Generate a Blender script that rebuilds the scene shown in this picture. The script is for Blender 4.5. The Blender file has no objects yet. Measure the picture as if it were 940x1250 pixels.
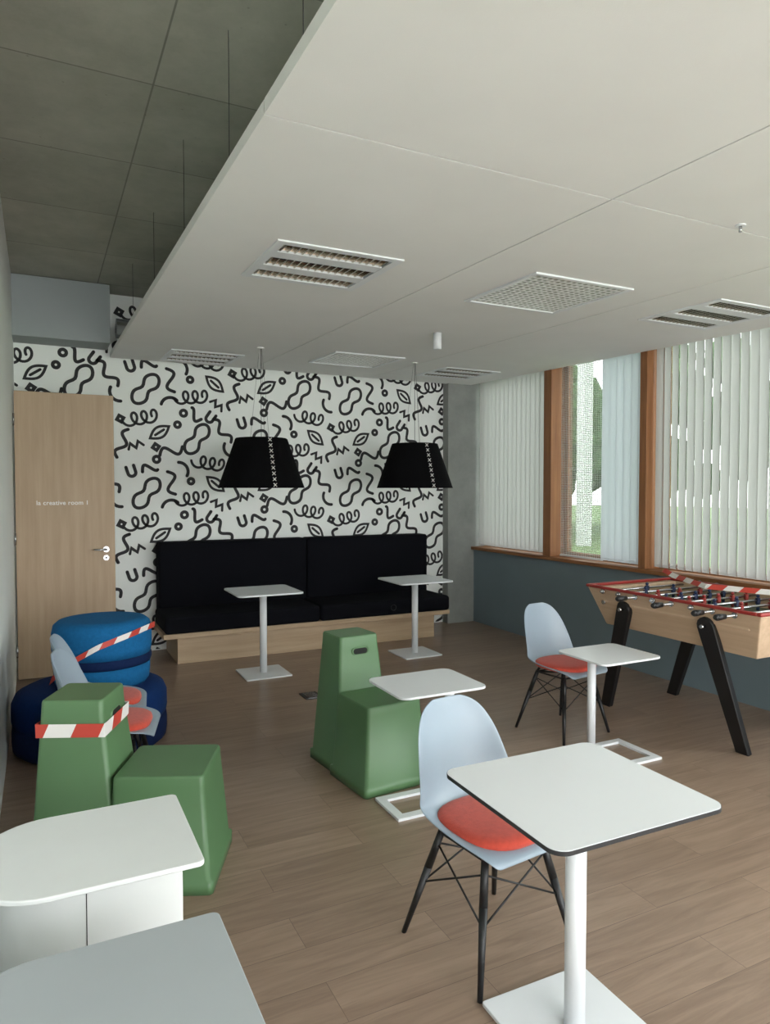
import bpy, bmesh, math, random
from mathutils import Vector, Matrix
random.seed(7)
S=bpy.context.scene
COL=S.collection
def lin(c):
    return tuple(((x/255)/12.92 if x/255<=0.04045 else (((x/255)+0.055)/1.055)**2.4) for x in c)
def mat(name,rgb,rough=0.5,metal=0.0,var=0.06,scale=8.0,bump=0.0,bscale=60.0,spec=0.5,sheen=0.0):
    m=bpy.data.materials.new(name); m.use_nodes=True
    n=m.node_tree.nodes; l=m.node_tree.links; b=n['Principled BSDF']
    c=lin(rgb)
    tc=n.new('ShaderNodeTexCoord')
    if var>0:
        t=n.new('ShaderNodeTexNoise'); t.inputs['Scale'].default_value=scale; t.inputs['Detail'].default_value=4
        l.new(tc.outputs['Object'],t.inputs['Vector'])
        r=n.new('ShaderNodeValToRGB')
        r.color_ramp.elements[0].position=0.3; r.color_ramp.elements[1].position=0.7
        r.color_ramp.elements[0].color=tuple(x*(1-var) for x in c)+(1,)
        r.color_ramp.elements[1].color=tuple(min(1,x*(1+var)) for x in c)+(1,)
        l.new(t.outputs['Fac'],r.inputs['Fac']); l.new(r.outputs['Color'],b.inputs['Base Color'])
    else: b.inputs['Base Color'].default_value=c+(1,)
    b.inputs['Roughness'].default_value=rough; b.inputs['Metallic'].default_value=metal
    b.inputs['Specular IOR Level'].default_value=spec
    if sheen: b.inputs['Sheen Weight'].default_value=sheen
    if bump>0:
        t2=n.new('ShaderNodeTexNoise'); t2.inputs['Scale'].default_value=bscale; t2.inputs['Detail'].default_value=5
        l.new(tc.outputs['Object'],t2.inputs['Vector'])
        bp=n.new('ShaderNodeBump'); bp.inputs['Strength'].default_value=bump; bp.inputs['Distance'].default_value=0.01
        l.new(t2.outputs['Fac'],bp.inputs['Height']); l.new(bp.outputs['Normal'],b.inputs['Normal'])
    return m
def woodmat(name,c1,c2,axis='Z',rough=0.5,sc=6.0):
    m=bpy.data.materials.new(name); m.use_nodes=True
    n=m.node_tree.nodes; l=m.node_tree.links; b=n['Principled BSDF']
    tc=n.new('ShaderNodeTexCoord'); mp=n.new('ShaderNodeMapping')
    s={'X':(0.06,1,1),'Y':(1,0.06,1),'Z':(1,1,0.06)}[axis]
    mp.inputs['Scale'].default_value=tuple(v*sc for v in s)
    l.new(tc.outputs['Object'],mp.inputs['Vector'])
    t=n.new('ShaderNodeTexNoise'); t.inputs['Scale'].default_value=3; t.inputs['Detail'].default_value=8; t.inputs['Roughness'].default_value=0.65
    l.new(mp.outputs['Vector'],t.inputs['Vector'])
    r=n.new('ShaderNodeValToRGB'); r.color_ramp.elements[0].position=0.3; r.color_ramp.elements[1].position=0.7
    r.color_ramp.elements[0].color=lin(c1)+(1,); r.color_ramp.elements[1].color=lin(c2)+(1,)
    l.new(t.outputs['Fac'],r.inputs['Fac']); l.new(r.outputs['Color'],b.inputs['Base Color'])
    b.inputs['Roughness'].default_value=rough
    return m
# ---------- geometry helpers
def finish(bm,name,m,parent=None,loc=(0,0,0),rot=(0,0,0),smooth=False,bevel=0,sub=0,segs=2):
    me=bpy.data.meshes.new(name); bmesh.ops.recalc_face_normals(bm,faces=bm.faces[:]); bm.to_mesh(me); bm.free()
    o=bpy.data.objects.new(name,me); COL.objects.link(o)
    for mm in (m if isinstance(m,(list,tuple)) else [m]): me.materials.append(mm)
    o.location=loc; o.rotation_euler=rot
    if parent: o.parent=parent
    if smooth:
        for p in me.polygons: p.use_smooth=True
    if bevel:
        b=o.modifiers.new('bevel','BEVEL'); b.width=bevel; b.segments=segs; b.limit_method='ANGLE'; b.angle_limit=math.radians(40)
    if sub:
        s=o.modifiers.new('sub','SUBSURF'); s.levels=sub; s.render_levels=sub
    return o
def empty(name,loc=(0,0,0),rz=0):
    e=bpy.data.objects.new(name,None); e.location=loc; e.rotation_euler=(0,0,rz); e.empty_display_size=0.1; COL.objects.link(e); return e
def bbox(bm,x0,x1,y0,y1,z0,z1,mi=0):
    v=[bm.verts.new(p) for p in [(x0,y0,z0),(x1,y0,z0),(x1,y1,z0),(x0,y1,z0),(x0,y0,z1),(x1,y0,z1),(x1,y1,z1),(x0,y1,z1)]]
    for f in [(3,2,1,0),(4,5,6,7),(0,1,5,4),(1,2,6,5),(2,3,7,6),(3,0,4,7)]:
        fc=bm.faces.new([v[i] for i in f]); fc.material_index=mi
    return v
def box(name,x0,x1,y0,y1,z0,z1,m,parent=None,bevel=0,rot=None,segs=2):
    bm=bmesh.new(); bbox(bm,x0,x1,y0,y1,z0,z1)
    return finish(bm,name,m,parent,bevel=bevel,segs=segs)
def bcyl(bm,p0,p1,r0,r1=None,n=16,mi=0,cap=True):
    if r1 is None: r1=r0
    p0=Vector(p0);p1=Vector(p1); d=(p1-p0).normalized()
    a=d.orthogonal().normalized(); b=d.cross(a)
    A=[];B=[]
    for i in range(n):
        t=2*math.pi*i/n; w=a*math.cos(t)+b*math.sin(t)
        A.append(bm.verts.new(p0+w*r0)); B.append(bm.verts.new(p1+w*r1))
    for i in range(n):
        j=(i+1)%n; f=bm.faces.new([A[i],A[j],B[j],B[i]]); f.smooth=True; f.material_index=mi
    if cap:
        f=bm.faces.new(A[::-1]); f.material_index=mi
        f=bm.faces.new(B); f.material_index=mi
def cyl(name,p0,p1,r0,m,parent=None,r1=None,n=24,bevel=0):
    bm=bmesh.new(); bcyl(bm,p0,p1,r0,r1,n); return finish(bm,name,m,parent,bevel=bevel)
def rrect(w,d,r,n=6,cx=0,cy=0):
    pts=[]; r=min(r,w/2-1e-4,d/2-1e-4)
    for (sx,sy,a0) in [(1,1,0),(-1,1,90),(-1,-1,180),(1,-1,270)]:
        for i in range(n+1):
            a=math.radians(a0+90*i/n)
            pts.append((cx+sx*(w/2-r)+r*math.cos(a),cy+sy*(d/2-r)+r*math.sin(a)))
    return pts
def loft(name,secs,m,parent=None,smooth=True,bevel=0,caps=True,**k):
    """secs: list of lists of 3D pts"""
    bm=bmesh.new(); R=[[bm.verts.new(p) for p in s] for s in secs]; n=len(R[0])
    for a,b in zip(R[:-1],R[1:]):
        for i in range(n):
            j=(i+1)%n; f=bm.faces.new([a[i],a[j],b[j],b[i]]); f.smooth=smooth
    if caps:
        bm.faces.new(R[0][::-1]); bm.faces.new(R[-1])
    return finish(bm,name,m,parent,bevel=bevel,**k)
def prism(name,pts,z0,z1,m,parent=None,bevel=0,loc=(0,0,0),rot=(0,0,0),segs=2):
    o=loft(name,[[(x,y,z0) for x,y in pts],[(x,y,z1) for x,y in pts]],m,parent,smooth=True,bevel=bevel,loc=loc,rot=rot,segs=segs)
    o.data.set_sharp_from_angle(angle=math.radians(35))
    return o
def lathe(name,prof,m,parent=None,n=48,loc=(0,0,0),closed=True):
    bm=bmesh.new(); R=[[bm.verts.new((r*math.cos(2*math.pi*i/n),r*math.sin(2*math.pi*i/n),z)) for i in range(n)] for r,z in prof]
    for k,(a,b) in enumerate(zip(R[:-1],R[1:])):
        for i in range(n):
            j=(i+1)%n; f=bm.faces.new([a[i],a[j],b[j],b[i]]); f.smooth=True
    if closed: bm.faces.new(R[0][::-1]); bm.faces.new(R[-1])
    return finish(bm,name,m,parent,loc=loc)
# ---------- materials
M_white=mat('white_paint',(226,229,226),0.7,var=0.02,scale=2)
M_ceil=mat('ceiling_panel_white',(231,231,229),0.85,var=0.015,scale=3,bump=0.05,bscale=200)
M_wallpaper=mat('wallpaper_white',(243,247,243),0.7,var=0.015,scale=2)
M_ink=mat('wallpaper_ink',(46,46,48),0.75,var=0.05)
M_teal=mat('wall_blue_grey',(116,132,140),0.7,var=0.04,scale=2)
M_bulk=mat('bulkhead_grey',(160,168,168),0.8,var=0.03,scale=2)
M_laminate=mat('table_laminate_white',(223,226,229),0.35,var=0.01,scale=3)
M_edge=mat('table_edge_black',(38,38,40),0.5)
M_metalw=mat('powder_coat_white',(222,225,228),0.4,var=0.01)
M_black=mat('black_satin',(20,20,22),0.45,var=0.1)
M_felt=mat('felt_black',(10,10,12),0.95,var=0.25,scale=80,bump=0.3,bscale=200,spec=0.1)
M_sofa=mat('sofa_navy_black_fabric',(13,14,20),0.95,var=0.25,scale=120,bump=0.3,bscale=300,spec=0.15)
M_shell=mat('shell_pale_blue',(148,163,176),0.38,var=0.02)
M_red=mat('cushion_coral_felt',(196,76,60),0.9,var=0.08,scale=60,bump=0.2,bscale=250,spec=0.2,sheen=0.2)
M_green=mat('plastic_green',(86,120,82),0.42,var=0.04,scale=4,bump=0.06,bscale=300)
M_dark=mat('painted_hole_shade',(18,22,18),0.8)  # dark colour stands for shade inside the stool grip
M_blue=mat('pouf_blue_fabric',(24,98,150),0.9,var=0.1,scale=60,bump=0.2,bscale=250,spec=0.2)
M_navy=mat('pouf_navy_fabric',(12,46,98),0.9,var=0.1,scale=60,bump=0.2,bscale=250,spec=0.2)
M_band=mat('pouf_band_fabric',(14,34,74),0.9,var=0.1,scale=60,spec=0.2)
M_oak=woodmat('oak_veneer',(170,145,118),(187,163,136),'Z',0.55)
M_oakx=woodmat('oak_board',(170,146,117),(194,170,140),'X',0.5)
M_beech=woodmat('beech_body',(186,158,130),(208,181,153),'Y',0.4)
M_winwood=woodmat('window_larch',(124,80,48),(164,113,72),'Z',0.5,8)
M_winwoody=woodmat('window_larch_sill',(122,78,46),(162,111,70),'Y',0.5,8)
M_steel=mat('steel',(190,190,192),0.25,1.0,var=0.02)
M_chrome=mat('louver_aluminium',(190,182,170),0.2,1.0,var=0.03)
M_redrim=mat('red_rim_lacquer',(150,46,42),0.4,var=0.05)
M_field=mat('playfield_green',(78,92,72),0.5)
M_plblue=mat('player_blue',(30,44,80),0.5)
M_tred=mat('tape_red',(192,68,56),0.4,var=0.03); M_twhite=mat('tape_white',(230,227,224),0.4,var=0.02)
M_grey=mat('lid_grey',(165,171,174),0.55,var=0.02,scale=3)
M_unit=mat('unit_white',(222,225,224),0.5,var=0.01)
# concrete
def concrete(name,c1,c2,seams=True,w=2.6,hh=1.3):
    m=mat(name,(100,102,94),0.85,var=0)
    n=m.node_tree.nodes; l=m.node_tree.links; b=n['Principled BSDF']
    tc=n.new('ShaderNodeTexCoord')
    t=n.new('ShaderNodeTexNoise'); t.inputs['Scale'].default_value=1.6; t.inputs['Detail'].default_value=12; t.inputs['Roughness'].default_value=0.7
    l.new(tc.outputs['Object'],t.inputs['Vector'])
    r=n.new('ShaderNodeValToRGB'); r.color_ramp.elements[0].position=0.3; r.color_ramp.elements[1].position=0.72
    r.color_ramp.elements[0].color=lin(c1)+(1,); r.color_ramp.elements[1].color=lin(c2)+(1,)
    l.new(t.outputs['Fac'],r.inputs['Fac'])
    out=r.outputs['Color']
    if seams:
        br=n.new('ShaderNodeTexBrick'); br.inputs['Scale'].default_value=1.0
        br.inputs['Brick Width'].default_value=w; br.inputs['Row Height'].default_value=hh
        br.inputs['Mortar Size'].default_value=0.006; br.inputs['Mortar Smooth'].default_value=0.6; br.offset=0.0
        br.inputs['Color1'].default_value=(1,1,1,1); br.inputs['Color2'].default_value=(.86,.87,.86,1); br.inputs['Mortar'].default_value=(.5,.5,.5,1)
        ad=n.new('ShaderNodeMapping'); ad.inputs['Location'].default_value=(-0.5,0.04,0)
        l.new(tc.outputs['Object'],ad.inputs['Vector']); l.new(ad.outputs['Vector'],br.inputs['Vector'])
        mx=n.new('ShaderNodeMix'); mx.data_type='RGBA'; mx.blend_type='MULTIPLY'; mx.inputs[0].default_value=1
        l.new(out,mx.inputs[6]); l.new(br.outputs['Color'],mx.inputs[7]); out=mx.outputs[2]
        v=n.new('ShaderNodeTexVoronoi'); v.inputs['Scale'].default_value=9
        l.new(tc.outputs['Object'],v.inputs['Vector'])
        rr=n.new('ShaderNodeValToRGB'); rr.color_ramp.elements[0].position=0.02; rr.color_ramp.elements[1].position=0.07
        rr.color_ramp.elements[0].color=(.72,.72,.72,1); rr.color_ramp.elements[1].color=(1,1,1,1)
        l.new(v.outputs['Distance'],rr.inputs['Fac'])
        mx=n.new('ShaderNodeMix'); mx.data_type='RGBA'; mx.blend_type='MULTIPLY'; mx.inputs[0].default_value=1
        l.new(out,mx.inputs[6]); l.new(rr.outputs['Color'],mx.inputs[7]); out=mx.outputs[2]
    l.new(out,b.inputs['Base Color'])
    bp=n.new('ShaderNodeBump'); bp.inputs['Strength'].default_value=0.2; l.new(t.outputs['Fac'],bp.inputs['Height']); l.new(bp.outputs['Normal'],b.inputs['Normal'])
    return m
M_conc=concrete('concrete_ceiling',(160,161,148),(196,196,183),True,2.4,0.87)
M_conc2=concrete('concrete_column',(124,127,125),(154,157,153),False)
# floor planks
M_floor=bpy.data.materials.new('floor_planks'); M_floor.use_nodes=True
n=M_floor.node_tree.nodes; l=M_floor.node_tree.links; b=n['Principled BSDF']
tc=n.new('ShaderNodeTexCoord')
br=n.new('ShaderNodeTexBrick'); br.inputs['Scale'].default_value=1; br.inputs['Brick Width'].default_value=1.3; br.inputs['Row Height'].default_value=0.19
br.inputs['Mortar Size'].default_value=0.001; br.offset=0.37; br.inputs['Bias'].default_value=0
br.inputs['Color1'].default_value=lin((154,132,115))+(1,); br.inputs['Color2'].default_value=lin((142,121,105))+(1,); br.inputs['Mortar'].default_value=lin((106,89,78))+(1,)
l.new(tc.outputs['Object'],br.inputs['Vector'])
mp=n.new('ShaderNodeMapping'); mp.inputs['Scale'].default_value=(0.8,9,1); l.new(tc.outputs['Object'],mp.inputs['Vector'])
sepc=n.new('ShaderNodeVectorMath'); sepc.operation='MULTIPLY_ADD'; l.new(br.outputs['Color'],sepc.inputs[0]); sepc.inputs[1].default_value=(40,40,40); l.new(mp.outputs['Vector'],sepc.inputs[2])
t=n.new('ShaderNodeTexNoise'); t.inputs['Scale'].default_value=2.6; t.inputs['Detail'].default_value=10; t.inputs['Roughness'].default_value=0.66; t.inputs['Distortion'].default_value=0.8
l.new(sepc.outputs[0],t.inputs['Vector'])
r=n.new('ShaderNodeValToRGB'); r.color_ramp.elements[0].position=0.28; r.color_ramp.elements[1].position=0.72
r.color_ramp.elements[0].color=(.68,.66,.64,1); r.color_ramp.elements[1].color=(1.14,1.14,1.14,1)
l.new(t.outputs['Fac'],r.inputs['Fac'])
mx=n.new('ShaderNodeMix'); mx.data_type='RGBA'; mx.blend_type='MULTIPLY'; mx.inputs[0].default_value=1
l.new(br.outputs['Color'],mx.inputs[6]); l.new(r.outputs['Color'],mx.inputs[7]); l.new(mx.outputs[2],b.inputs['Base Color'])
b.inputs['Roughness'].default_value=0.31
# slat material
def slatmat(name,rgb,tr=0.45,rgbt=None):
    m=bpy.data.materials.new(name); m.use_nodes=True
    n=m.node_tree.nodes; l=m.node_tree.links; n.remove(n['Principled BSDF'])
    d=n.new('ShaderNodeBsdfDiffuse'); d.inputs['Color'].default_value=lin(rgb)+(1,)
    t=n.new('ShaderNodeBsdfTranslucent'); t.inputs['Color'].default_value=lin(rgbt or rgb)+(1,)
    x=n.new('ShaderNodeMixShader'); x.inputs['Fac'].default_value=tr
    l.new(d.outputs[0],x.inputs[1]); l.new(t.outputs[0],x.inputs[2])
    l.new(x.outputs[0],n['Material Output'].inputs[0])
    return m
M_slat=slatmat('blind_fabric',(212,212,210),0.30,(210,209,208))
M_slatb=slatmat('blind_fabric_bluish',(204,211,217),0.38)
# glass
def glassmat(name,col,fac=0.06):
    m=bpy.data.materials.new(name); m.use_nodes=True
    n=m.node_tree.nodes; l=m.node_tree.links; n.remove(n['Principled BSDF'])
    a=n.new('ShaderNodeBsdfTransparent'); a.inputs['Color'].default_value=col+(1,); g=n.new('ShaderNodeBsdfGlossy'); g.inputs['Roughness'].default_value=0.02
    x=n.new('ShaderNodeMixShader'); x.inputs['Fac'].default_value=fac
    l.new(a.outputs[0],x.inputs[1]); l.new(g.outputs[0],x.inputs[2]); l.new(x.outputs[0],n['Material Output'].inputs[0])
    return m
M_glass=glassmat('window_glass',(.92,.95,.94))
M_glass_dim=glassmat('dimmed_window_glass',(.60,.62,.61))  # tint added to dim the outdoor brightness in the visible bays
# screen mesh
M_screen=bpy.data.materials.new('screen_mesh'); M_screen.use_nodes=True
n=M_screen.node_tree.nodes; l=M_screen.node_tree.links; b=n['Principled BSDF']; b.inputs['Base Color'].default_value=(.75,.77,.76,1); b.inputs['Roughness'].default_value=.8
tc=n.new('ShaderNodeTexCoord'); vo=n.new('ShaderNodeTexVoronoi'); vo.inputs['Scale'].default_value=55; vo.inputs['Randomness'].default_value=0
vo.voronoi_dimensions='2D'
mpp=n.new('ShaderNodeMapping'); mpp.inputs['Rotation'].default_value=(0,math.pi/2,0)
l.new(tc.outputs['Object'],mpp.inputs['Vector']); l.new(mpp.outputs['Vector'],vo.inputs['Vector'])
mt=n.new('ShaderNodeMath'); mt.operation='LESS_THAN'; mt.inputs[1].default_value=0.44; l.new(vo.outputs['Distance'],mt.inputs[0])
tr=n.new('ShaderNodeBsdfTransparent'); x=n.new('ShaderNodeMixShader'); l.new(mt.outputs[0],x.inputs[0]); l.new(b.outputs[0],x.inputs[1]); l.new(tr.outputs[0],x.inputs[2])
l.new(x.outputs[0],n['Material Output'].inputs[0])
# diffuser
M_diff=bpy.data.materials.new('prismatic_diffuser'); M_diff.use_nodes=True
n=M_diff.node_tree.nodes; l=M_diff.node_tree.links; b=n['Principled BSDF']
tc=n.new('ShaderNodeTexCoord'); vo=n.new('ShaderNodeTexVoronoi'); vo.inputs['Scale'].default_value=24; vo.inputs['Randomness'].default_value=0.15
l.new(tc.outputs['Object'],vo.inputs['Vector'])
r=n.new('ShaderNodeValToRGB'); r.color_ramp.elements[0].position=0.24; r.color_ramp.elements[0].color=(.36,.38,.32,1); r.color_ramp.elements[1].position=0.40; r.color_ramp.elements[1].color=(.95,.95,.93,1)  # dark greenish dots painted for reflections in the plate's holes
l.new(vo.outputs['Distance'],r.inputs['Fac']); l.new(r.outputs['Color'],b.inputs['Base Color'])
b.inputs['Metallic'].default_value=0.25; b.inputs['Roughness'].default_value=0.2
bp=n.new('ShaderNodeBump'); bp.inputs['Strength'].default_value=0.9; bp.inputs['Distance'].default_value=0.02
l.new(vo.outputs['Distance'],bp.inputs['Height']); l.new(bp.outputs['Normal'],b.inputs['Normal'])

# ================= ROOM =================
XL,XR,YB,YF,ZC=-0.2,4.75,7.26,-3.0,3.5
box('floor',XL-0.1,XR+0.3,YF-0.1,YB+0.1,-0.1,0,M_floor)
box('ceiling',XL-0.1,XR+0.3,YF-0.1,YB+0.1,ZC,ZC+0.15,M_conc)
box('wall_left',XL-0.15,XL,YF,YB+0.1,0,ZC,M_white)
box('wall_back',XL,4.38,YB,YB+0.15,0,ZC,M_wallpaper)
box('trim_column',4.38,XR+0.25,7.14,YB+0.15,0,ZC,M_conc2)
box('trim_bulkhead',XL,0.60,6.9,YB-0.005,2.96,ZC-0.01,M_bulk)
bm=bmesh.new()
bbox(bm,XL,XR,YF-0.15,YF,0,0.3); bbox(bm,XL,XR,YF-0.15,YF,3.4,ZC)
bbox(bm,XL,0.0,YF-0.15,YF,0.3,3.4); bbox(bm,4.6,XR,YF-0.15,YF,0.3,3.4)
finish(bm,'wall_front',M_white)  # opening in this unseen wall is made to let sky light in
SILL=0.92
bm=bmesh.new(); bbox(bm,XR,XR+0.22,YF,7.14,0,SILL-0.03); finish(bm,'wall_right',M_teal)
bm=bmesh.new(); bbox(bm,XR,XR+0.22,YF,7.14,2.98,ZC); finish(bm,'wall_right_header',M_conc2)
box('trim_window_sill',XR-0.05,XR+0.24,YF,7.13,SILL-0.035,SILL,M_winwoody,bevel=0.004)
posts=[(5.68,5.80),(4.42,4.50),(2.0,2.12),(-0.4,-0.28),(-2.9,-2.78)]
bm=bmesh.new()
for a,b_ in posts: bbox(bm,XR-0.03,XR+0.20,a,b_,SILL+0.001,2.98)
finish(bm,'trim_window_posts',M_winwood,bevel=0.004)
bays=[(7.13,5.80),(5.68,4.50),(4.42,2.12),(2.0,-0.28),(-0.4,-2.78)]  # last two bays are out of view, put in for daylight
for i,(a,b_) in enumerate(bays):
    e=empty('window_%d'%(i+1),(XR+0.15,(a+b_)/2,SILL))
    hw=(a-b_)/2-0.002
    bm=bmesh.new(); w=0.05
    bbox(bm,0,0.06,-hw,hw,0.002,w); bbox(bm,0,0.06,-hw,hw,2.055-w,2.055)
    bbox(bm,0,0.06,-hw,-hw+w,w,2.055-w); bbox(bm,0,0.06,hw-w,hw,w,2.055-w)
    finish(bm,'frame',M_winwood,e)
    bm=bmesh.new(); bbox(bm,0.025,0.031,-hw+w,hw-w,w,2.055-w); finish(bm,'glass',M_glass_dim if i<3 else M_glass,e)
def blind(y0,y1,m,ang=28,x=XR+0.06,sp=0.078,w=0.089,z0=SILL+0.02,z1=2.96,jit=4):
    e=empty('vertical_blind',(x,(y0+y1)/2,z0))
    L=abs(y1-y0); k=int(L/sp); bm=bmesh.new(); a=math.radians(ang)
    for i in range(k):
        y=-L/2+(i+0.5)*L/k; aa=a+math.radians(random.uniform(-jit,jit))
        dx=math.sin(aa)*w/2; dy=math.cos(aa)*w/2
        c=[(-dx,y-dy),(0.008,y),(dx,y+dy)]
        lo=[bm.verts.new((p[0],p[1],0.0)) for p in c]; hi=[bm.verts.new((p[0],p[1],z1-z0-0.03)) for p in c]
        for q in range(2):
            f=bm.faces.new([lo[q],lo[q+1],hi[q+1],hi[q]]); f.smooth=True
    o=finish(bm,'slats',m,e)
    box('head_rail',-0.025,0.025,-L/2,L/2,z1-z0-0.03,z1-z0,M_metalw,e)
    bm=bmesh.new()
    bcyl(bm,(0,-L/2,0.02),(0,L/2,0.02),0.0015,n=6); finish(bm,'chain',M_metalw,e)
blind(7.10,5.81,M_slat,-1,jit=7)
blind(5.04,4.51,M_slatb,-12,jit=6)
blind(4.40,2.14,M_slat,9,jit=7)
e=empty('roller_screen',(XR+0.09,5.36,SILL+0.02)); box('mesh',-0.001,0.001,-0.30,0.30,0,2.0,M_screen,e); box('bottom_bar',-0.01,0.01,-0.30,0.30,-0.012,0.004,M_metalw,e)

# hung ceiling
def zc(y): return 2.69+0.0265*y
SL=math.atan(0.0265)
hung=empty('suspended_ceiling',(0,0,2.69)); hung.rotation_euler=(SL,0,0)
FX=[('L',1.33,3.46),('D',2.72,3.33),('L',4.02,3.22),('L',1.39,6.72),('D',2.72,6.12),('L',4.02,6.38)]
strips=[(0.62,2.006),(2.014,3.346),(3.354,4.70)]
HS=0.31
bm=bmesh.new()
for x0,x1 in strips:
    hs=sorted([f for f in FX if x0<f[1]<x1],key=lambda f:f[2])
    bbox(bm,x0,x1,-2.9,2.066,0,0.045)
    y=2.074
    for k_,cx,cy in hs:
        bbox(bm,x0,x1,y,cy-HS,0,0.045)
        bbox(bm,x0,cx-HS,cy-HS,cy+HS,0,0.045); bbox(bm,cx+HS,x1,cy-HS,cy+HS,0,0.045)
        y=cy+HS
    bbox(bm,x0,x1,y,7.20,0,0.045)
finish(bm,'panels',M_ceil,hung)
for k_,cx,cy in FX:
    if k_=='L':
        e=empty('recessed_louver_light',(cx,cy,zc(cy))); e.rotation_euler=(SL,0,0)
        bm=bmesh.new()
        o_=0.33;i_=0.285
        bbox(bm,-o_,o_,-o_,-i_,-0.008,0.0); bbox(bm,-o_,o_,i_,o_,-0.008,0.0); bbox(bm,-o_,-i_,-i_,i_,-0.008,0.0); bbox(bm,i_,o_,-i_,i_,-0.008,0.0)
        bbox(bm,-i_,i_,-0.165,-0.07,-0.006,0.03); bbox(bm,-i_,i_,0.07,0.165,-0.006,0.03)
        bbox(bm,-0.30,0.30,-0.30,0.30,0.045,0.06)
        finish(bm,'frame',M_metalw,e)
        bm=bmesh.new()
        for (ya,yb) in [(-0.285,-0.165),(-0.07,0.07),(0.165,0.285)]:
            for q in range(15):
                xx=-0.27+q*0.54/14
                bbox(bm,xx-0.004,xx+0.004,ya,yb,-0.003,0.022)
            ym=(ya+yb)/2
            N=8; prev=None
            for s in range(N+1):
                a=math.pi*s/N; yy=ym-(yb-ya)/2*math.cos(a); zz=0.005+0.03*math.sin(a)
                cur=[bm.verts.new((-0.285,yy,zz)),bm.verts.new((0.285,yy,zz))]
                if prev: f=bm.faces.new([prev[0],prev[1],cur[1],cur[0]]); f.smooth=True
                prev=cur
        finish(bm,'louvers',M_chrome,e)
    else:
        e=empty('ceiling_air_diffuser',(cx,cy,zc(cy))); e.rotation_euler=(SL,0,0)
        bm=bmesh.new(); o_=0.35;i_=0.325
        bbox(bm,-o_,o_,-o_,-i_,-0.01,0.0); bbox(bm,-o_,o_,i_,o_,-0.01,0.0); bbox(bm,-o_,-i_,-i_,i_,-0.01,0.0); bbox(bm,i_,o_,-i_,i_,-0.01,0.0)
        finish(bm,'frame',M_metalw,e)
        box('prismatic_plate',-i_,i_,-i_,i_,-0.004,0.004,M_diff,e)
e=empty('ceiling_cylinder',(2.74,4.63,zc(4.63))); cyl('body',(0,0,-0.125),(0,0,0),0.032,M_metalw,e)
e=empty('sprinkler_head',(2.69,2.02,zc(2.02))); cyl('rose',(0,0,-0.006),(0,0,0),0.022,M_metalw,e); cyl('tip',(0,0,-0.03),(0,0,-0.006),0.007,M_steel,e)
e=empty('ceiling_hanger_rods',(0,0,0)); bm=bmesh.new()
for y in [1.25,2.0,2.9,3.9,5.0,6.2]:
    for x in (0.72,):
        bcyl(bm,(x,y,zc(y)+0.045),(x,y,ZC),0.0016,n=8)
finish(bm,'rods',M_edge,e)
e=empty('ceiling_duct',(1.0,6.9,3.1)); cyl('pipe',(-0.35,0,0),(3,0,0),0.09,M_steel,e)

# ================= WALLPAPER PATTERN =================
def ribbon(bm,pts,w,closed=False):
    n=len(pts); L=[];R=[]
    for i in range(n):
        if closed: p0=pts[(i-1)%n];p1=pts[(i+1)%n]
        else: p0=pts[max(i-1,0)];p1=pts[min(i+1,n-1)]
        dx=p1[0]-p0[0];dy=p1[1]-p0[1];d=math.hypot(dx,dy) or 1
        k=w/2
        if 0<i<n-1 or closed:
            a=(pts[i][0]-pts[i-1][0],pts[i][1]-pts[i-1][1]); q=pts[(i+1)%n]; b_=(q[0]-pts[i][0],q[1]-pts[i][1])
            c=(a[0]*b_[0]+a[1]*b_[1])/((math.hypot(*a)*math.hypot(*b_)) or 1)
            k=w/2/max(0.55,math.sqrt(max(0,(1+c)/2)))
        nx=-dy/d*k;ny=dx/d*k
        L.append(bm.verts.new((pts[i][0]+nx,0,pts[i][1]+ny))); R.append(bm.verts.new((pts[i][0]-nx,0,pts[i][1]-ny)))
    for i in range(n if closed else n-1):
        j=(i+1)%n; bm.faces.new([L[i],L[j],R[j],R[i]])
    if not closed:
        for c in (pts[0],pts[-1]):
            bm.faces.new([bm.verts.new((c[0]+w/2*math.cos(t*math.pi/5),0,c[1]+w/2*math.sin(t*math.pi/5))) for t in range(10)])
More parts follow.
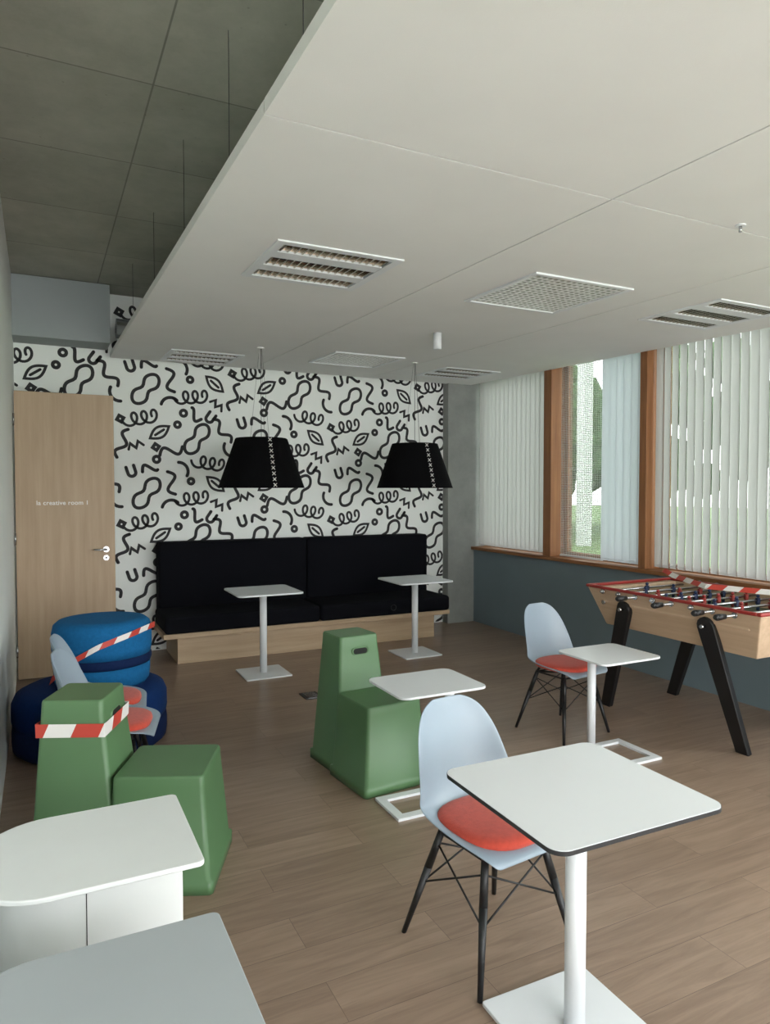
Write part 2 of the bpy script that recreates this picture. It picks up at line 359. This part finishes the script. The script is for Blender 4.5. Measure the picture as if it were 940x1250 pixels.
def shape(kind):
    T=[i/28 for i in range(29)]
    if kind=='coil':
        P=[]
        for i in range(73):
            t=i/72; ph=-6.283*3.0*t-math.pi/2+math.pi
            P.append((-0.155+0.31*t+0.052*math.cos(ph+1.57),0.066*math.sin(ph+1.57)*-1))
        return [(P,False)]
    if kind=='peanut':
        return [([(0.19*math.cos(a),0.098*math.sin(a)*(1-0.58*math.exp(-(0.19*math.cos(a)/0.07)**2))) for a in [i*2*math.pi/48 for i in range(48)]],True)]
    if kind=='wave': return [([(-0.16+0.32*t,0.042*math.sin(6.28*1.5*t)) for t in T],False)]
    if kind=='ess': return [([(-0.13+0.26*t,0.06*math.sin(6.28*t)) for t in T],False)]
    if kind=='zig': return [([(-0.075,0.045),(-0.01,0.055),(-0.03,-0.02),(0.045,-0.01),(0.028,-0.078)],False)]
    if kind=='leaf':
        A=[(-0.12+0.24*t,0.058*math.sin(math.pi*t)) for t in T]; B=[(0.12-0.24*t,-0.058*math.sin(math.pi*t)) for t in T[1:-1]]
        return [(A+B,True),([(-0.055,0),(0.055,0)],False)]
    if kind=='ring': return [([(0.03*math.cos(i*math.pi/8),0.03*math.sin(i*math.pi/8)) for i in range(16)],True)]
    if kind=='diam': return [([(0.036,0),(0.0,0.036),(-0.036,0),(0,-0.036)],True)]
    if kind=='arc': return [([(0.1*math.cos(2.6-2.1*t),0.1*math.sin(2.6-2.1*t)-0.06) for t in T],False)]
    if kind=='you': return [([(-0.04,0.07),(-0.04,0.0)]+[(-0.04*math.cos(math.pi*t),-0.04*math.sin(math.pi*t)) for t in T[2:-2]]+[(0.04,0.0),(0.04,0.07)],False)]
    if kind=='hook':
        return [([(-0.12+0.15*t,-0.05+0.055*math.sin(5*t)) for t in T],False),([(0.075+0.033*math.cos(i*math.pi/8),0.033*math.sin(i*math.pi/8)) for i in range(16)],True)]
    if kind=='dash': return [([(-0.05,0.012),(0.0,-0.005),(0.05,0.012)],False)]
TILE=[('peanut',0.16,0.20,0.9),('arc',0.40,0.08,0.3),('coil',0.66,0.14,0.1),('zig',0.93,0.07,0.2),('ess',0.42,0.31,1.9),('leaf',0.90,0.30,-0.7),
('ring',0.63,0.33,0),('wave',1.12,0.17,1.2),('you',0.01,0.42,0.3),('hook',0.20,0.53,0.5),('arc',0.55,0.47,-1.0),('coil',0.84,0.53,-0.15),
('diam',1.10,0.43,0.3),('ess',0.42,0.66,0.4),('zig',0.05,0.72,1.2),('peanut',0.70,0.80,0.95),('arc',1.05,0.68,2.2),('leaf',0.30,0.86,0.6),
('wave',0.98,0.90,-0.9),('ring',0.49,0.95,0),('coil',0.12,1.01,0.2),('you',0.84,1.03,-0.6),('hook',0.62,1.04,2.6),('diam',0.26,0.70,0.2)]
SC=0.92; TW,TH=1.20*SC,1.12*SC; W=0.033
bm=bmesh.new()
for ci in range(-1,6):
    for ri in range(-1,5):
        ox=XL-0.1+ci*TW; oz=-0.15+ri*TH+(TH/2 if ci%2 else 0)
        for kind,tx,tz,an in TILE:
            x=ox+tx*SC; z=oz+tz*SC
            if x<XL-0.2 or x>4.6 or z<-0.2 or z>3.4: continue
            for pts,cl in shape(kind):
                P=[(x+SC*(px*math.cos(an)-pz*math.sin(an)), z+SC*(px*math.sin(an)+pz*math.cos(an))) for px,pz in pts]
                ribbon(bm,P,W*(0.75 if kind in('coil','zig','leaf') else 0.95),cl)
for co,no in [((XL+0.003,0,0),(-1,0,0)),((4.377,0,0),(1,0,0)),((0,0,0.01),(0,0,-1)),((0,0,3.49),(0,0,1))]:
    bmesh.ops.bisect_plane(bm,geom=bm.verts[:]+bm.edges[:]+bm.faces[:],plane_co=co,plane_no=no,clear_outer=True)
finish(bm,'wallpaper_squiggles',M_ink,loc=(0,YB-0.003,0))

# ================= DOOR =================
e=empty('door_1',(-0.185,6.58,0))
box('leaf',0,0.775,0,0.045,0.012,2.44,M_oak,e,bevel=0.003)
bm=bmesh.new(); bcyl(bm,(0.70,0,1.09),(0.70,-0.012,1.09),0.026); bcyl(bm,(0.70,-0.01,1.09),(0.70,-0.055,1.09),0.009); bcyl(bm,(0.705,-0.05,1.09),(0.60,-0.05,1.09),0.009)
bcyl(bm,(0.70,0,1.015),(0.70,-0.01,1.015),0.024)
finish(bm,'handle',M_steel,e)
bm=bmesh.new(); bcyl(bm,(0.70,-0.01,1.015),(0.70,-0.013,1.015),0.008); finish(bm,'keyhole',M_black,e)
cu=bpy.data.curves.new('lettering','FONT'); cu.body='la creative room 1'; cu.size=0.052; cu.align_x='CENTER'; cu.extrude=0.0005; cu.offset=0.001; cu.space_character=1.05
to=bpy.data.objects.new('lettering',cu); COL.objects.link(to); to.parent=e; to.location=(0.36,-0.0015,1.485); to.rotation_euler=(math.pi/2,0,0); cu.materials.append(M_twhite)
bm=bmesh.new()
for z_ in (0.25,1.2,2.2): bcyl(bm,(-0.004,-0.004,z_-0.05),(-0.004,-0.004,z_+0.05),0.008)
finish(bm,'hinges',M_steel,e)

# ================= BENCH SOFA =================
e=empty('banquette_sofa',(0,0,0))
box('plinth',1.12,3.86,6.58,7.22,0,0.255,M_oakx,e)
box('board',0.98,4.0,6.48,7.22,0.255,0.30,M_oakx,e,bevel=0.003)
def cushion(name,x0,x1,y0,y1,z0,z1,r=0.035):
    bm=bmesh.new(); bbox(bm,x0,x1,y0,y1,z0,z1)
    o=finish(bm,name,M_sofa,e,bevel=r,segs=4)
    for p in o.data.polygons: p.use_smooth=True
    return o
cushion('seat_cushion_1',0.99,2.49,6.46,7.08,0.30,0.46); cushion('seat_cushion_2',2.495,3.995,6.46,7.08,0.30,0.46)
cushion('back_cushion_1',1.02,2.54,7.0,7.2,0.38,1.10,0.03); cushion('back_cushion_2',2.545,4.02,7.0,7.2,0.38,1.10,0.03)
bm=bmesh.new()
for x in (3.30,):
    for i in range(24):
        a=2*math.pi*i/24;b2=2*math.pi*(i+1)/24
        bcyl(bm,(x+0.03*math.cos(a),6.458,0.38+0.03*math.sin(a)),(x+0.03*math.cos(b2),6.458,0.38+0.03*math.sin(b2)),0.003,n=6)
finish(bm,'socket_ring',M_edge,e)

# ================= PENDANTS =================
def pendant(x,y,rot):
    e=empty('pendant_lamp',(x,y,1.63),rot)
    prof=[(0.375,0),(0.372,0.004),(0.225,0.425),(0.22,0.43),(0.215,0.425),(0.362,0.004),(0.375,0)]
    lathe('shade',prof,M_felt,e,n=20,closed=False)
    bm=bmesh.new()
    for q in range(9):
        t=(q+0.5)/9; r=0.378-(0.378-0.228)*t; z=0.43*t
        for s in (-1,1):
            a=Vector((-0.014,-r-0.002, z-0.014*s)); b2=Vector((0.014,-r-0.002, z+0.014*s))
            bcyl(bm,a,b2,0.0032,n=6)
    finish(bm,'stitches',M_twhite,e)
    bm=bmesh.new(); top=zc(y)-1.63
    for k in range(3):
        a=2*math.pi*k/3+0.5
        bcyl(bm,(0.10*math.cos(a),0.10*math.sin(a),0.40),(0.012*math.cos(a),0.012*math.sin(a),top),0.0010,n=6)
    bcyl(bm,(0,0,0.33),(0,0,top),0.0022,n=8)
    finish(bm,'wires',M_black,e)
    cyl('canopy',(0,0,top-0.012),(0,0,top),0.03,M_ceil,e)
    bm=bmesh.new(); 
    for k in range(3):
        a=2*math.pi*k/3+0.5; bcyl(bm,(0,0,0.40),(0.22*math.cos(a),0.22*math.sin(a),0.42),0.004,n=6)
    bcyl(bm,(0,0,0.26),(0,0,0.36),0.025); finish(bm,'socket',M_black,e)
    bm=bmesh.new(); bmesh.ops.create_uvsphere(bm,u_segments=20,v_segments=12,radius=0.05,matrix=Matrix.Translation((0,0,0.22))); finish(bm,'bulb',M_laminate,e,smooth=True)
pendant(1.735,5.93,0.02); pendant(3.28,5.97,0.0)

# ================= TABLES =================
def table(x,y,w=0.61,d=0.56,h=0.735,rz=0,br=0.40,edge=True,name='pedestal_table',r=0.045):
    e=empty(name,(x,y,0),rz)
    prism('top_core',rrect(w,d,r,8),h-0.013,h-0.0015,M_edge if edge else M_laminate,e)
    prism('top_surface',rrect(w-0.002,d-0.002,r,8),h-0.0015,h,M_laminate,e)
    prism('under_plate',rrect(0.2,0.2,0.02,3),h-0.022,h-0.013,M_metalw,e)
    cyl('pole',(0,0,0.01),(0,0,h-0.02),0.031,M_metalw,e,n=32)
    prism('base_plate',rrect(br,br,0.01,3),0,0.012,M_metalw,e,bevel=0.002)
table(1.415,1.575,w=0.60,rz=math.radians(-1))
table(1.74,5.92,0.57,0.56,edge=False); table(3.29,5.98,0.57,0.56,edge=False)
def ctable(x,y,px,py,bx0,bx1,by0,by1,w=0.5,d=0.42,h=0.62):
    e=empty('side_table',(x,y,0))
    prism('top',rrect(w,d,0.05,8),h-0.012,h,M_laminate,e,bevel=0.002)
    cyl('pole',(px-x,py-y,0.012),(px-x,py-y,h-0.012),0.026,M_metalw,e,n=24)
    prism('under_plate',rrect(0.16,0.16,0.02,3,cx=(px-x)*0.8,cy=(py-y)*0.6),h-0.02,h-0.012,M_metalw,e)
    bm=bmesh.new(); t=0.045
    a0,a1,b0,b1=bx0-x,bx1-x,by0-y,by1-y
    bbox(bm,a0,a1,b0,b0+t,0,0.014); bbox(bm,a0,a1,b1-t,b1,0,0.014); bbox(bm,a0,a0+t,b0+t,b1-t,0,0.014); bbox(bm,a1-t,a1,b0+t,b1-t,0,0.014)
    finish(bm,'base_frame',M_metalw,e)
ctable(1.78,3.11,1.97,3.19,1.54,2.0,2.96,3.225,0.50,0.41)
ctable(3.09,3.17,3.06,3.28,3.03,3.32,2.96,3.31,0.47,0.42)

# ================= CHAIRS =================
def chair(x,y,rz):
    """faces local +Y"""
    e=empty('shell_chair',(x,y,0),rz)
    prof=[(0.225,0.415),(0.215,0.432),(0.17,0.440),(0.10,0.432),(0.02,0.424),(-0.06,0.422),(-0.13,0.432),(-0.175,0.462),(-0.198,0.51),(-0.212,0.57),(-0.226,0.64),(-0.240,0.71),(-0.252,0.77),(-0.259,0.805),(-0.262,0.822)]
    hw=[0.165,0.185,0.205,0.222,0.230,0.232,0.230,0.226,0.220,0.211,0.198,0.180,0.150,0.112,0.065]
    rs=[0.0,0.002,0.012,0.032,0.05,0.062,0.072,0.08,0.085,0.08,0.068,0.052,0.034,0.02,0.008]
    bm=bmesh.new(); rows=[]; NS=14
    for i,(py,pz) in enumerate(prof):
        a=prof[max(i-1,0)]; b_=prof[min(i+1,len(prof)-1)]
        ty,tz=b_[0]-a[0],b_[1]-a[1]; L=math.hypot(ty,tz)
        ny,nz=(tz/L),( -ty/L)
        row=[]
        for k in range(NS+1):
            s=-1+2*k/NS; q=abs(s)**2.4*rs[i]
            row.append(bm.verts.new((hw[i]*s,py+ny*q,pz+nz*q)))
        rows.append(row)
    for a,b_ in zip(rows[:-1],rows[1:]):
        for k in range(NS): bm.faces.new([a[k],a[k+1],b_[k+1],b_[k]])
    o=finish(bm,'shell',M_shell,e,smooth=True)
    so=o.modifiers.new('sol','SOLIDIFY'); so.thickness=0.008; so.offset=0
    su=o.modifiers.new('sub','SUBSURF'); su.levels=1; su.render_levels=2
    secs=[]
    for (k,z) in [(0.86,0.433),(0.97,0.438),(1.0,0.450),(0.985,0.462),(0.93,0.470),(0.80,0.475),(0.5,0.478),(0.15,0.479)]:
        pts=[]
        for i in range(40):
            a=2*math.pi*i/40; c,s_=math.cos(a),math.sin(a)
            ex=2/2.6
            px=0.185*k*math.copysign(abs(c)**ex,c); py=0.185*k*math.copysign(abs(s_)**ex,s_)+0.015
            pts.append((px,py,z))
        secs.append(pts)
    loft('seat_pad',secs,M_red,e)
    bm=bmesh.new(); feet=[(0.22,0.2),(-0.22,0.2),(-0.22,-0.22),(0.22,-0.22)]; tops=[(0.13,0.12),(-0.13,0.12),(-0.13,-0.11),(0.13,-0.11)]
    for (fx,fy),(tx,ty) in zip(feet,tops):
        bcyl(bm,(fx,fy,0),(tx+(fx-tx)*0.35,ty+(fy-ty)*0.35,0.40*0.65),0.009,0.0145,n=14)
        bcyl(bm,(tx+(fx-tx)*0.35,ty+(fy-ty)*0.35,0.40*0.65),(tx,ty,0.40),0.0145,0.013,n=14)
    finish(bm,'legs',M_black,e)
    bm=bmesh.new()
    def lp(i,t): 
        (fx,fy),(tx,ty)=feet[i],tops[i]; return (tx+(fx-tx)*t,ty+(fy-ty)*t,0.40*(1-t))
    for i in range(4):
        j=(i+1)%4
        bcyl(bm,lp(i,0.12),lp(j,0.50),0.0035,n=8); bcyl(bm,lp(j,0.12),lp(i,0.50),0.0035,n=8)
    for i in range(4):
        j=(i+1)%4
        bcyl(bm,lp(i,0.02),lp(j,0.02),0.006,n=8)
        bcyl(bm,lp(i,0.0),(lp(i,0)[0]*0.9,lp(i,0)[1]*0.9,0.432),0.008,n=8)
    bcyl(bm,lp(0,0.02),lp(2,0.02),0.006,n=8); bcyl(bm,lp(1,0.02),lp(3,0.02),0.006,n=8)
    finish(bm,'struts',M_black,e)
chair(1.415,2.015,math.radians(-180+7))
chair(3.13,3.62,math.radians(-180+8))
chair(0.30,3.71,math.radians(-104)); chair(0.30,4.13,math.radians(-98))

# ================= GREEN STOOLS =================
def stool(x,y,rz,k=1.0,L=1.0):
    """tower at local -X, seat at +X"""
    e=empty('step_stool',(x,y,0),rz)
    def sec(cx,cy,w,d,r,z): return [(a,b_,z) for a,b_ in rrect(w*k,d*k,r,6,cx*L,cy)]
    T=[sec(-0.160,0,0.375,0.40,0.022,0.0),sec(-0.160,0,0.375,0.40,0.022,0.05),sec(-0.160,0,0.352,0.377,0.022,0.055),sec(-0.182,0,0.245,0.268,0.02,0.70),sec(-0.182,0,0.241,0.261,0.02,0.752),sec(-0.182,0,0.236,0.256,0.02,0.760),sec(-0.182,0,0.228,0.248,0.018,0.763)]
    loft('tower',T,M_green,e)
    B=[sec(0.155,0,0.42,0.44,0.022,0.0),sec(0.155,0,0.42,0.44,0.022,0.05),sec(0.155,0,0.397,0.417,0.022,0.055),sec(0.148,0,0.355,0.355,0.02,0.42),sec(0.148,0,0.352,0.351,0.02,0.452),sec(0.148,0,0.347,0.346,0.02,0.460),sec(0.148,0,0.337,0.336,0.018,0.463)]
    loft('seat_block',B,M_green,e)
    pts=[]; 
    for s in (1,-1):
        for i in range(9):
            a=math.radians(-90+180*i/8) if s==1 else math.radians(90+180*i/8)
            pts.append((s*0.030+0.017*math.cos(a),0.017*math.sin(a)))
    X=-0.182*L+0.1245*k
    def ring(q,xo): return [(xo,p[0]*q,0.675+p[1]*q) for p in pts]
    loft('grip_rim',[ring(1.22,X-0.02),ring(1.22,X+0.004),ring(1.0,X+0.006)],M_green,e)
    loft('grip_shade',[ring(0.98,X-0.02),ring(0.98,X+0.0075)],M_dark,e,smooth=False)  # dark plug painted as the shade of an uncut hole
stool(1.67,3.63,math.radians(-84),0.97)
stool(0.335,3.11,math.radians(-24),1.03,1.08)

# ================= POUFS =================
e=empty('round_pouf',(0.28,4.82,0))
lathe('body',[(0.43,0.0),(0.455,0.02),(0.46,0.06),(0.46,0.12),(0.455,0.17)],M_band,e)
lathe('cushion',[(0.455,0.17),(0.462,0.20),(0.46,0.30),(0.44,0.345),(0.40,0.365),(0.3,0.372)],M_navy,e)
e=empty('round_pouf',(0.35,4.84,0.372))
lathe('base',[(0.27,0.0),(0.285,0.02),(0.29,0.06),(0.293,0.13)],M_blue,e)
lathe('band',[(0.294,0.13),(0.302,0.15),(0.302,0.175),(0.294,0.19)],M_band,e)
lathe('cushion',[(0.296,0.19),(0.303,0.24),(0.302,0.34),(0.292,0.385),(0.265,0.408),(0.2,0.413)],M_blue,e)

# ================= TAPE =================
def tape(name,pts,w=0.05,step=0.07,up=(0,0,1)):
    P=[Vector(p) for p in pts]
    segs=[(P[i+1]-P[i]).length for i in range(len(P)-1)]; tot=sum(segs)
    def at(s):
        s=max(0,min(tot,s))
        for i,L in enumerate(segs):
            if s<=L or i==len(segs)-1: return P[i]+(P[i+1]-P[i])*(s/L if L else 0)
            s-=L
    bm=bmesh.new(); U=Vector(up).normalized(); k=0; s=0; sub=4
    while s<tot:
        for q in range(sub):
            a=s+step*q/sub; b_=s+step*(q+1)/sub
            if a>=tot: break
            sh=0.025
            v=[bm.verts.new(at(a)-U*w/2),bm.verts.new(at(b_)-U*w/2),bm.verts.new(at(b_+sh)+U*w/2),bm.verts.new(at(a+sh)+U*w/2)]
            try:
                f=bm.faces.new(v); f.material_index=k%2
            except: pass
        s+=step; k+=1
    e=empty(name,(0,0,0)); finish(bm,'ribbon',[M_tred,M_twhite],e)
tape('barrier_tape',[(0.03,4.45,0.50),(0.16,4.56,0.58),(0.30,4.52,0.66),(0.50,4.55,0.72),(0.66,4.72,0.74)],0.035,0.09)
rz=math.radians(-24); c_,s_=math.cos(rz),math.sin(rz); L_=1.08;k_=1.03
xa=-0.182*L_-0.134*k_; xb=-0.182*L_+0.134*k_; yh=0.146*k_
loc=[(xa,yh),(xa,-yh),(xb,-yh),(xb,yh),(xa,yh)]
tape('barrier_tape',[(0.335+a*c_-b_*s_,3.11+a*s_+b_*c_,0.645) for a,b_ in loc],0.055,0.11)

# ================= STORAGE UNITS =================
def unit(x0,x1,y0,y1,mt,h=0.62,r=0.16,rr=0.02,inset=0.05,rz=0):
    cx,cy=(x0+x1)/2,(y0+y1)/2
    e=empty('storage_pouf_table',(cx,cy,0),rz)
    def outl(k):
        w=(x1-x0)/2-k; d=(y1-y0)/2-k; pts=[]
        for sx,sy,a0,R in [(1,1,0,rr),(-1,1,90,r),(-1,-1,180,r),(1,-1,270,rr)]:
            R=max(0.01,R-k*0.3)
            for i in range(11):
                a=math.radians(a0+9*i); pts.append((sx*(w-R)+R*math.cos(a),sy*(d-R)+R*math.sin(a)))
        return pts
    prism('lid',outl(0),h-0.014,h,mt,e,bevel=0.003)
    prism('body',outl(inset),0.02,h-0.014,M_unit,e)
    prism('foot',outl(inset+0.02),0,0.02,M_black,e)
    bm=bmesh.new(); yy=-((y1-y0)/2-inset)-0.0008
    bbox(bm,-0.012,-0.0095,yy,yy+0.002,0.03,h-0.02); finish(bm,'door_gap',M_edge,e)
unit(-0.18,0.385,1.865,2.33,M_unit,0.62,0.19)
unit(-0.19,0.365,1.10,1.63,M_grey,0.62,0.17)

# ================= FOOSBALL =================
e=empty('foosball_table',(0,0,0))
X0,X1,Y0,Y1=3.62,4.46,2.55,3.93; ZT,ZB=0.90,0.63
def taper(bm,inset,zt,zb,xo,t):
    top=[(X0+xo,Y0+xo),(X1-xo,Y0+xo),(X1-xo,Y1-xo),(X0+xo,Y1-xo)]
    bx,by=inset,inset*0.9
    bot=[(X0+bx,Y0+by),(X1-bx,Y0+by),(X1-bx,Y1-by),(X0+bx,Y1-by)]
    ti=[(X0+xo+t,Y0+xo+t*3),(X1-xo-t,Y0+xo+t*3),(X1-xo-t,Y1-xo-t*3),(X0+xo+t,Y1-xo-t*3)]
    V=[[bm.verts.new((p[0],p[1],z)) for p in L] for L,z in ((top,zt),(bot,zb),(ti,zt),(ti,zt-0.10))]
    for i in range(4):
        j=(i+1)%4
        bm.faces.new([V[0][i],V[0][j],V[1][j],V[1][i]]); bm.faces.new([V[0][i],V[2][i],V[2][j],V[0][j]]); bm.faces.new([V[2][i],V[3][i],V[3][j],V[2][j]])
    bm.faces.new(V[1]); bm.faces.new(V[3])
bm=bmesh.new(); taper(bm,0.10,ZT,ZB,0.0,0.03); finish(bm,'body',M_beech,e,bevel=0.006)
box('playfield',X0+0.035,X1-0.035,Y0+0.095,Y1-0.095,ZT-0.099,ZT-0.094,M_field,e)
bm=bmesh.new(); rt=0.022
bbox(bm,X0-0.012,X1+0.012,Y0-0.012,Y0+0.02,ZT,ZT+rt); bbox(bm,X0-0.012,X1+0.012,Y1-0.02,Y1+0.012,ZT,ZT+rt)
bbox(bm,X0-0.012,X0+0.012,Y0+0.02,Y1-0.02,ZT,ZT+rt); bbox(bm,X1-0.012,X1+0.012,Y0+0.02,Y1-0.02,ZT,ZT+rt)
finish(bm,'red_rim',M_redrim,e,bevel=0.009,segs=3)
bm=bmesh.new(); hb=bmesh.new(); pr=bmesh.new(); pb=bmesh.new()
rods=[Y0+0.16+i*(Y1-Y0-0.32)/7 for i in range(8)]
cnt=[1,2,3,5,5,3,2,1]
for i,y in enumerate(rods):
    zz=ZT-0.015; side=-1 if i in(0,1,3,5) else 1
    off=random.uniform(-0.03,0.03)
    xa=X0-0.10 if side<0 else X0-0.03; xb=X1+0.10 if side>0 else X1+0.03
    bcyl(bm,(xa,y,zz),(xb,y,zz),0.008,n=12)
    bcyl(bm,(X0-0.012,y,zz),(X0+0.0,y,zz),0.018,n=14); bcyl(bm,(X1,y,zz),(X1+0.012,y,zz),0.018,n=14)
    hx=xa if side<0 else xb
    bcyl(hb,(hx-side*0.01,y,zz),(hx+side*0.06,y,zz),0.016,0.02,n=16); bcyl(hb,(hx+side*0.06,y,zz),(hx+side*0.075,y,zz),0.02,0.012,n=16)
    B=pr if i in(0,1,3,5) else pb
    for q in range(cnt[i]):
        xx=X0+(X1-X0)*(q+1)/(cnt[i]+1)+off
        bcyl(B,(xx,y,zz-0.07),(xx,y,zz+0.015),0.010,0.014,n=10); bbox(B,xx-0.015,xx+0.015,y-0.008,y+0.008,zz-0.022,zz+0.016)
        bmesh.ops.create_uvsphere(B,u_segments=10,v_segments=8,radius=0.012,matrix=Matrix.Translation((xx,y,zz+0.028)))
finish(bm,'rods',M_steel,e); finish(hb,'handles',M_black,e); finish(pr,'red_players',M_redrim,e); finish(pb,'blue_players',M_plblue,e)
def leg(name,p,q,w0=0.12,w1=0.085,t=0.04):
    p=Vector(p);q=Vector(q); d=(q-p).normalized(); xa=Vector((1,0,0)); side=d.cross(xa).normalized(); th_=side.cross(d).normalized()
    out=[]
    for i in range(9):
        a=math.pi*i/8; out.append(p-d*(w0/2*math.sin(a))+side*(w0/2*math.cos(a)))
    out.append(q-side*w1/2); out.append(q+side*w1/2)
    for k in (-2,-1):
        v=out[k]; v=v+d*((0-v.z)/d.z) ; out[k]=v
    loft(name,[[v-th_*t/2 for v in out],[v+th_*t/2 for v in out]],M_black,e,smooth=False,bevel=0.006)
leg('leg_1',(3.655,3.60,0.78),(3.79,3.90,0.0)); leg('leg_2',(3.655,2.93,0.78),(3.84,2.80,0.0))
leg('leg_3',(4.425,3.60,0.78),(4.46,3.88,0.0)); leg('leg_4',(4.425,2.93,0.78),(4.44,2.80,0.0))
bm=bmesh.new()
for y in (3.60,2.93):
    bcyl(bm,(3.60,y,0.78),(3.634,y,0.78),0.012)
finish(bm,'bolts',M_steel,e)
bm=bmesh.new(); bcyl(bm,(3.66,3.80,0.80),(3.645,3.80,0.80),0.016); finish(bm,'coin_lock',M_steel,e)
tape('barrier_tape',[(4.3,3.85,1.0),(4.25,3.7,0.97),(4.1,3.3,0.95),(4.3,2.85,0.945)],0.045,0.1,up=(0.6,0.2,0.6))
e=empty('floor_outlet',(1.88,5.10,0)); box('frame',-0.07,0.07,-0.09,0.09,0,0.006,M_black,e,bevel=0.002); box('lid',-0.05,0.05,-0.07,0.07,0.006,0.009,M_steel,e)

# ================= OUTSIDE =================
M_grass=mat('grass',(112,136,86),0.95,var=0.3,scale=3)
M_leaf=mat('tree_leaves',(80,108,66),0.9,var=0.5,scale=3)
M_trunk=mat('tree_trunk',(90,72,55),0.9)
M_fac=mat('facade_pale',(210,212,208),0.8,var=0.03)
box('ground_outside',XR+0.5,70,-40,70,-0.6,-0.5,M_grass)
box('path_outside',8,10.5,-30,60,-0.5,-0.48,M_fac)
box('pale_pillar_outside',18.0,18.4,19.8,20.2,-0.5,9,M_fac)  # pale pillar added to give a bright band behind the screen
for i,(x,y,s) in enumerate([(19,24.5,2.6),(24,31,3.2),(26,25,3.0),(31,26,3.4),(30,19,3.0),(33,15,3.2),(26,36,3.0),(17,27,2.4),(36,10,3.0)]):
    e=empty('tree',(x,y,-0.5)); cyl('trunk',(0,0,0),(0,0,s*1.3),0.16,M_trunk,e,r1=0.08)
    bm=bmesh.new()
    for k in range(34):
        a=random.uniform(0,6.28); rr=random.uniform(0,1.05)*s
        bmesh.ops.create_icosphere(bm,subdivisions=2,radius=s*random.uniform(0.16,0.36),matrix=Matrix.Translation((rr*math.cos(a),rr*math.sin(a),s*random.uniform(0.7,2.6))))
    for v in bm.verts: v.co+=v.normal*random.uniform(-0.06,0.06)*s
    finish(bm,'crown',M_leaf,e)
# ================= WORLD =================
w=bpy.data.worlds.new('overcast_sky'); S.world=w; w.use_nodes=True
n=w.node_tree.nodes; l=w.node_tree.links; bg=n['Background']
tc=n.new('ShaderNodeTexCoord'); sp=n.new('ShaderNodeSeparateXYZ'); l.new(tc.outputs['Generated'],sp.inputs[0])
r=n.new('ShaderNodeValToRGB'); r.color_ramp.elements[0].position=0.45; r.color_ramp.elements[0].color=(.88,.88,.88,1); r.color_ramp.elements[1].position=0.9; r.color_ramp.elements[1].color=(.93,.97,1.0,1)
ad=n.new('ShaderNodeMath'); ad.operation='MULTIPLY_ADD'; ad.inputs[1].default_value=0.5; ad.inputs[2].default_value=0.5; l.new(sp.outputs[2],ad.inputs[0]); l.new(ad.outputs[0],r.inputs[0])
l.new(r.outputs[0],bg.inputs[0]); bg.inputs['Strength'].default_value=9.6
# ================= CAMERA =================
cam=bpy.data.cameras.new('camera'); co=bpy.data.objects.new('camera',cam); COL.objects.link(co); S.camera=co
cam.sensor_fit='VERTICAL'; cam.sensor_height=24; cam.lens=850/1250*24; cam.clip_start=0.02
co.location=(0,0,1.62); co.rotation_euler=(math.radians(90-1.89),0,math.radians(-26.35))
S.view_settings.view_transform='Standard'; S.view_settings.look='None'; S.view_settings.exposure=0
